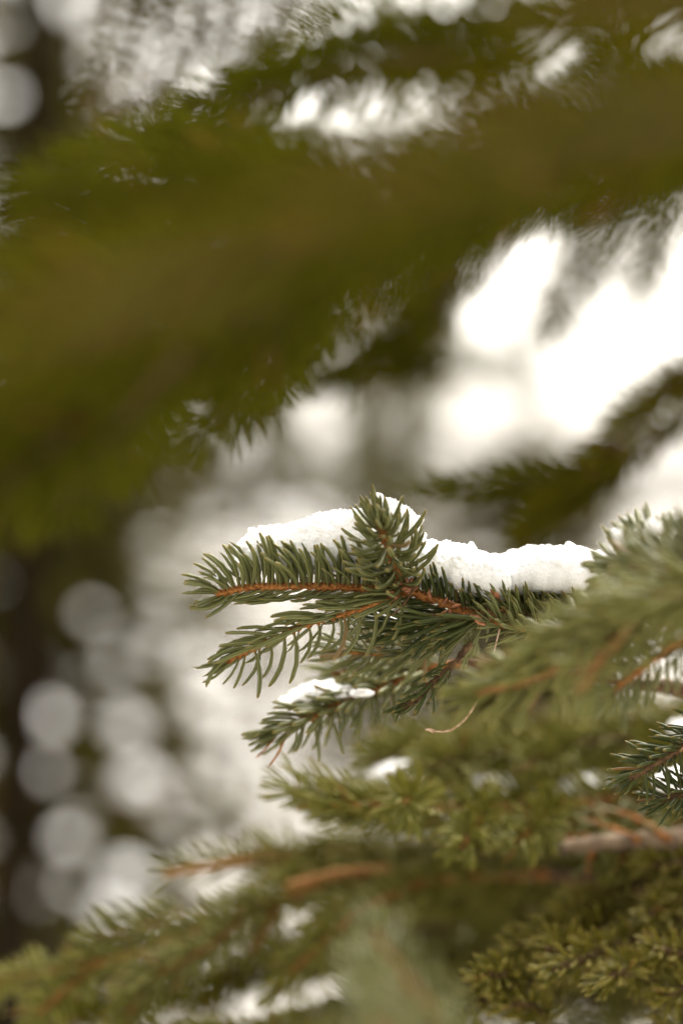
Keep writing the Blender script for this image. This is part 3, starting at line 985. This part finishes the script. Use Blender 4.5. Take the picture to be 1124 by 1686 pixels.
for pts in ([(1200, 1600, .05), (1010, 1590, .04), (850, 1625, .025), (770, 1660, .01), (700, 1692, .0)],
            [(1200, 1520, .06), (1020, 1505, .05), (930, 1530, .035), (835, 1562, .02)],
            [(1200, 1430, .07), (1080, 1440, .06), (980, 1480, .05), (905, 1510, .04)],
            [(1200, 1560, .05), (1060, 1545, .03), (960, 1580, .005), (900, 1600, -.005)],
            [(1200, 1690, .04), (1100, 1625, .02), (1030, 1600, .0), (985, 1620, -.01)],
            [(800, 1730, .01), (740, 1695, .005), (685, 1684, .0)],
            [(1010, 1590, .04), (940, 1570, .02), (890, 1560, .01)],
            [(1020, 1505, .05), (960, 1545, .03), (900, 1570, .02)],
            [(1180, 1480, .06), (1110, 1480, .04), (1060, 1510, .02)],
            [(1180, 1440, .06), (1120, 1420, .05), (1060, 1430, .04)],
            [(1220, 1640, .03), (1150, 1620, .01), (1090, 1640, .0)],
            [(1200, 1560, .03), (1130, 1570, .01), (1070, 1560, .0)],
            [(850, 1625, .025), (830, 1605, .01), (790, 1610, .0)],
            [(900, 1700, .03), (880, 1660, .015), (830, 1650, .005)],
            [(1200, 1760, .03), (1140, 1710, .02), (1090, 1690, .01)],
            [(1250, 1500, .08), (1150, 1530, .07), (1060, 1590, .06)]):
    twig(ms, [(a, b, c * 1.5 + .075) for a, b, c in pts], 'needle_moss', **MK)
bough_stem(ms, (1200, 1520, .06), .004)
# deeper boughs that close the lower right
for i, (lab, pts, mt) in enumerate((
        ('deep shaded bough behind the bare woody limb', [(1350, 1420, .50), (1000, 1440, .44), (700, 1430, .40), (480, 1440, .38)], 'needle_soft'),
        ('deep shaded bough behind the mossy yellow bush', [(1350, 1540, .45), (1000, 1540, .38), (700, 1530, .34), (520, 1560, .32)], 'needle_soft'),
        ('deep shaded bough along the lower border', [(1350, 1680, .40), (1000, 1650, .34), (700, 1640, .30), (430, 1690, .28)], 'needle_soft'),
        ('dark blurred bough low behind the pale green bough', [(1100, 1560, .45), (700, 1560, .40), (430, 1590, .36), (200, 1650, .34), (60, 1700, .33)], 'needle_shade'),
        ('lowest deep bough under the bending twig', [(1350, 1780, .30), (900, 1740, .25), (500, 1720, .2), (180, 1720, .18)], 'needle_soft'))):
    bb = bough(lab, at=pts[1])
    for dz, dd in (((0, 0), (50, .08)) if i < 2 else ((0, 0),)):
        spray(bb, [(a, b + dz, c + dd) for a, b, c in pts], mt, n=12, slen=.085, L=.018, dens=1400, tmat='twig_dark', r0=.0035)
    bough_stem(bb, pts[0], .005)

# ------------------------------------------------------------------ mid-distance boughs behind
m1 = bough('blurred dark bough behind, sloping down from the right border to the snow', at=(1150, 600, .45))
for pts in ([(1400, 430, .55), (1180, 590, .47), (1060, 680, .42), (980, 760, .40), (880, 830, .38)],
            [(1400, 480, .58), (1180, 650, .50), (1060, 740, .45), (960, 820, .42), (860, 880, .40)],
            [(1020, 740, .42), (930, 790, .40), (820, 800, .38), (700, 812, .37)],
            [(1180, 620, .47), (1100, 640, .46), (1020, 690, .45)],
            [(1040, 760, .44), (960, 810, .42), (890, 860, .42), (850, 900, .42)]):
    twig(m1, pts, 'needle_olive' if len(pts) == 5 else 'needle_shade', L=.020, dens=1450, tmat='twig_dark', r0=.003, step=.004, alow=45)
bough_stem(m1, (1400, 430, .55), .006, rise=0.1)
m2 = bough('blurred dark bough hanging in the middle between the bright gaps', at=(800, 300, .7))
for pts in ([(1020, 60, .75), (860, 220, .72), (760, 360, .70), (710, 470, .68), (650, 550, .66), (560, 610, .65)],
            [(740, 430, .70), (730, 500, .70), (700, 560, .70), (650, 620, .70)],
            [(560, 500, .66), (520, 580, .66), (460, 630, .66), (400, 700, .66)],
            [(720, 470, .68), (620, 600, .68), (520, 640, .68)],
            [(640, 560, .70), (680, 600, .70), (720, 620, .70)]):
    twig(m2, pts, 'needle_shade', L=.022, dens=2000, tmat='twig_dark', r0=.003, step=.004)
bough_stem(m2, (1020, 60, .75), .005, rise=0.1)

# a high limb of the leaning trunk's tree, its thin twigs hanging into the bright gap
h1 = bough('thin hanging twigs far behind, breaking the bright gap into round lights', at=(300, 250, 2.4))
twig(h1, [(60, 330, 3.2), (250, 260, 2.8), (560, 250, 2.4), (720, 270, 2.35)], 'needle_shade', L=.03, dens=600, r0=.016, r1=.006, tmat='twig_dark', name='limb', step=.02)
for pts in ([(470, 255, 2.5), (480, 500, 2.5), (470, 620, 2.5), (440, 720, 2.5), (430, 830, 2.5)],
            [(560, 250, 2.4), (590, 480, 2.4), (596, 640, 2.4), (588, 760, 2.4), (560, 830, 2.4)],
            [(690, 260, 2.4), (700, 500, 2.4), (690, 620, 2.4), (690, 700, 2.4)],
            [(590, 780, 2.4), (650, 815, 2.4), (720, 800, 2.4)], [(440, 720, 2.5), (500, 790, 2.5), (560, 810, 2.5)],
            [(480, 560, 2.5), (440, 620, 2.5), (380, 700, 2.5), (340, 800, 2.5)],
            [(340, 700, 2.5), (300, 800, 2.5), (310, 900, 2.5)],
            [(450, 640, 2.5), (510, 600, 2.5), (560, 620, 2.5)]):
    twig(h1, pts, 'needle_shade', L=.030, dens=700, tmat='twig_dark', r0=.004, r1=.002, step=.012, wr=.08)

h3 = bough('loose hanging twigs blurred to pale streaks in the upper left', at=(250, -60, .8))
twig(h3, [(-60, -120, 1.3), (150, -70, 1.1), (420, -60, .9), (640, -20, .8)], 'needle_shade', L=.02, dens=500, r0=.006, r1=.003, tmat='twig_dark', name='limb', step=.01)
for x0, y1, sl in ((120, 210, -20), (180, 150, -40), (235, 260, -30), (290, 190, -50), (340, 240, -60), (395, 150, -50), (440, 170, -80), (150, 260, 30),
                   (262, 120, 20), (315, 110, 10), (370, 200, -30), (420, 90, -20), (480, 110, -60), (210, 200, -10)):
    twig(h3, [(x0 + 60, -80, .62), (x0 + 60 + sl * .4, y1 * .4, .58), (x0 + 20 + sl, y1, .55)], 'needle_shade', L=.015, dens=750, tmat='twig_dark', r0=.002, r1=.0012, step=.006)
# faint far twigs across the bright gap
h4 = bough('faint leafless twigs far behind crossing the brightest gap', at=(1150, 330, 2.6))
twig(h4, [(1400, 300, 2.4), (1150, 340, 2.6), (900, 330, 2.8), (720, 420, 2.9)], 'needle_shade', L=.02, dens=300, r0=.008, r1=.004, tmat='twig_dark', name='limb', step=.02)
for pts in ([(1060, 345, 2.7), (1040, 480, 2.7), (1000, 600, 2.7)], [(940, 340, 2.8), (890, 480, 2.8), (875, 620, 2.8), (885, 760, 2.8)],
            [(1130, 345, 2.6), (1100, 430, 2.6), (1090, 560, 2.6)], [(760, 400, 2.9), (735, 520, 2.9), (728, 640, 2.9)],
            [(890, 480, 2.8), (960, 560, 2.8), (985, 650, 2.8)], [(735, 520, 2.9), (660, 620, 2.9), (600, 680, 2.9), (596, 780, 2.9)],
            [(728, 600, 2.9), (790, 630, 2.9), (860, 640, 2.9)], [(600, 690, 2.9), (660, 780, 2.9), (720, 800, 2.9)], [(660, 620, 2.9), (690, 680, 2.9), (688, 760, 2.9)],
            [(875, 560, 2.8), (820, 590, 2.8), (740, 560, 2.9)]):
    twig(h4, pts, 'needle_shade', L=.045, dens=420, tmat='twig_dark', r0=.004, r1=.002, step=.012, wr=.05, jit=20)

# dark boughs added behind the foreground bough to block sky leaking through it
for lab, pts in (('dark bough added to block sky behind the big foreground bough, the upper one', [(1350, 120, .75), (1000, 230, .68), (640, 360, .62), (250, 410, .58), (-60, 450, .55)]),
                 ('dark bough added to block sky behind the big foreground bough, the lower one', [(1150, 260, .6), (800, 350, .56), (480, 460, .52), (200, 600, .50), (-60, 720, .48)])):
    h2 = bough(lab, at=pts[1])
    spray(h2, pts, 'needle_shade', n=20, slen=.075, L=.020, dens=1300, tmat='twig_dark', r0=.004, flat=.45, droop=.25, tip_scale=.8)
    bough_stem(h2, pts[0], .006, rise=0.1)

# ------------------------------------------------------------------ foreground boughs close to the lens
f1 = bough('large dark blurred bough crossing the upper half in front', at=(1250, 200, -.36))
FK = dict(L=.0185, dens=2000, tmat='twig_dark', r0=.0024, r1=.0013, step=.004, sides=6)
for pts in ([(1320, -80, -.33), (1000, 10, -.32), (720, 30, -.28), (520, 80, -.22), (400, 130, -.19)],
            [(1320, 130, -.30), (1050, 190, -.31), (860, 225, -.31), (740, 225, -.32)],
            [(1320, 200, -.36), (900, 270, -.36), (500, 300, -.36), (60, 350, -.36)],
            [(800, 325, -.30), (520, 305, -.28), (300, 245, -.20), (120, 250, -.16)],
            [(900, 300, -.38), (560, 390, -.38), (220, 470, -.38), (-120, 520, -.38)],
            [(1280, 230, -.28), (1050, 290, -.28), (850, 330, -.24), (720, 390, -.22)],
            [(760, 350, -.30), (480, 500, -.30), (240, 630, -.30), (-50, 720, -.30)],
            [(520, 480, -.26), (420, 620, -.22), (320, 730, -.19)],
            [(300, 580, -.33), (180, 720, -.30), (80, 860, -.26)],
            [(600, 420, -.33), (380, 460, -.33), (180, 560, -.33), (20, 620, -.34)],
            [(700, 400, -.28), (580, 460, -.25), (450, 560, -.22), (350, 640, -.20)],
            [(380, 500, -.28), (250, 650, -.24), (190, 790, -.20)],
            [(220, 600, -.30), (80, 740, -.30), (-40, 830, -.30)],
            [(1300, 270, -.30), (1100, 300, -.28), (980, 350, -.26)],
            [(1300, 140, -.26), (1120, 215, -.27), (980, 250, -.28), (840, 270, -.28)],
            [(1320, -20, -.28), (1150, 10, -.28), (980, 20, -.28)],
            [(500, 330, -.28), (320, 370, -.28), (100, 420, -.28)],
            [(1000, 20, -.31), (760, 80, -.29), (560, 120, -.26), (370, 185, -.23)],
            [(900, 95, -.28), (760, 108, -.26), (560, 130, -.22), (300, 175, -.17)],
            [(540, 300, -.31), (400, 255, -.26), (230, 240, -.20)],
            [(930, 260, -.29), (840, 175, -.27), (760, 120, -.26), (690, 80, -.25)],
            [(1120, 220, -.29), (1030, 110, -.28), (990, 40, -.28)],
            [(560, 360, -.29), (300, 320, -.26), (40, 300, -.24)],
            [(720, 400, -.25), (600, 430, -.25), (500, 520, -.22), (420, 610, -.20), (370, 690, -.18)]):
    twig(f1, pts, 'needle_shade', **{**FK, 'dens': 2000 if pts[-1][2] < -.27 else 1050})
bough_stem(f1, (1320, 200, -.36), .005, rise=0.1)
f2 = bough('olive yellow twig nearest the lens, melted into a soft stripe', at=(760, 200, -.56))
for pts in ([(1500, 130, -.50), (1100, 190, -.53), (760, 230, -.55), (520, 330, -.56), (300, 420, -.56)],
            [(420, 430, -.56), (100, 520, -.57), (-150, 600, -.57)],
            [(1300, -60, -.46), (1100, -20, -.48), (880, 20, -.5)]):
    twig(f2, pts, 'needle_olive', L=.018, dens=800, tmat='twig_dark', r0=.0022, step=.004, sides=6)
bough_stem(f2, (1500, 130, -.50), .004, rise=0.15)

# ------------------------------------------------------------------ snow lumps added far behind, each blurring into a pale disc of light
GS = 'snow lumps added far behind as light spots'
rr_ = np.random.default_rng(9)
for i, (x, y, D, where) in enumerate((
        (70, 1180, 5.2, 'upper of two pale discs against the dark leaning trunk'),
        (66, 1268, 5.2, 'lower of two pale discs against the dark leaning trunk'),
        (205, 1195, 5.5, 'pale disc right of the two beside the trunk'),
        (330, 1165, 6.0, 'bright disc left of the short lower branch'),
        (320, 1090, 6.2, 'pale disc under the lower sharp twig tip'),
        (205, 1440, 5.5, 'pale disc left of the bare orange twig end'),
        (180, 1505, 5.5, 'pale disc just above the pale green bough'),
        (225, 1285, 5.6, 'dim disc below the pale disc right of the trunk'),
        (340, 1300, 6.0, 'bright disc above the bare orange twig end'),
        (405, 1305, 7.0, 'middle of three bright discs above the orange twig end'),
        (450, 1330, 7.0, 'rightmost of three bright discs above the orange twig end'),
        (300, 1370, 6.0, 'pale disc touching the bare orange twig end'),
        (150, 1010, 6.0, 'dim disc high beside the dark trunk'),
        (260, 1040, 6.5, 'dim disc left of the sharp twig tips'),
        (290, 1600, 5.0, 'white disc showing under the pale green bough'),
        (380, 1620, 5.0, 'dim disc under the pale green bough, right of the white one'),
        (110, 1380, 5.4, 'dim disc low beside the dark trunk'),
        (260, 900, 7.0, 'pale disc left of the long snow ridge'),
        (350, 860, 8.0, 'pale disc just above the long twig tip'),
        (420, 780, 8.0, 'pale disc above the long snow ridge'))):
    k = KPX * D
    c = P(x, y, D - FD)
    s = rr_.uniform(15, 31) * k
    o = snow_lump('snow_lump', [(c.x, c.y, c.z, s, s, s * .7), (c.x + s * .5, c.y, c.z - s * .2, s * .8, s * .8, s * .5)],
                  'snow lump added as a far light spot, ' + where, GS, seed=60 + i, voxel=s / 8, fluff=s / 30, crumbs=0, scale=20)
for i, (x, y, D) in enumerate(((140, 1120, 7.5), (250, 1130, 8.0), (120, 1300, 7.0), (280, 1220, 7.0), (40, 1400, 7.0), (150, 1240, 8.0), (250, 970, 9.0),
                               (330, 960, 9.5), (60, 1010, 7.5), (400, 1200, 9.0), (440, 1250, 9.0), (90, 1470, 7.0), (260, 1330, 7.0), (450, 1620, 7.0), (130, 1660, 6.0),
                               (300, 1010, 7.5), (380, 1120, 8.0), (230, 1160, 6.5), (420, 1000, 9.0), (360, 1240, 7.5), (470, 1180, 9.0), (200, 960, 7.0),
                               (450, 860, 9.5), (300, 800, 8.5), (380, 720, 9.0), (510, 860, 9.5), (240, 1080, 7.0), (420, 920, 9.0), (190, 1090, 6.0))):
    k = KPX * D  # more lumps added to fill in overlapping dim discs of light
    c = P(x, y, D - FD)
    s = (rr_.uniform(22, 36) if x > 190 and y < 1260 else rr_.uniform(9, 20)) * k
    snow_lump('snow_lump', [(c.x, c.y, c.z, s, s, s * .7), (c.x + s * .5, c.y, c.z - s * .2, s * .8, s * .8, s * .5)],
              'dim small snow lump added as a far light spot among the olive spruce boughs', 'dim small snow lumps added far behind as light spots', seed=90 + i, voxel=s / 8, fluff=s / 30, crumbs=0, scale=20)
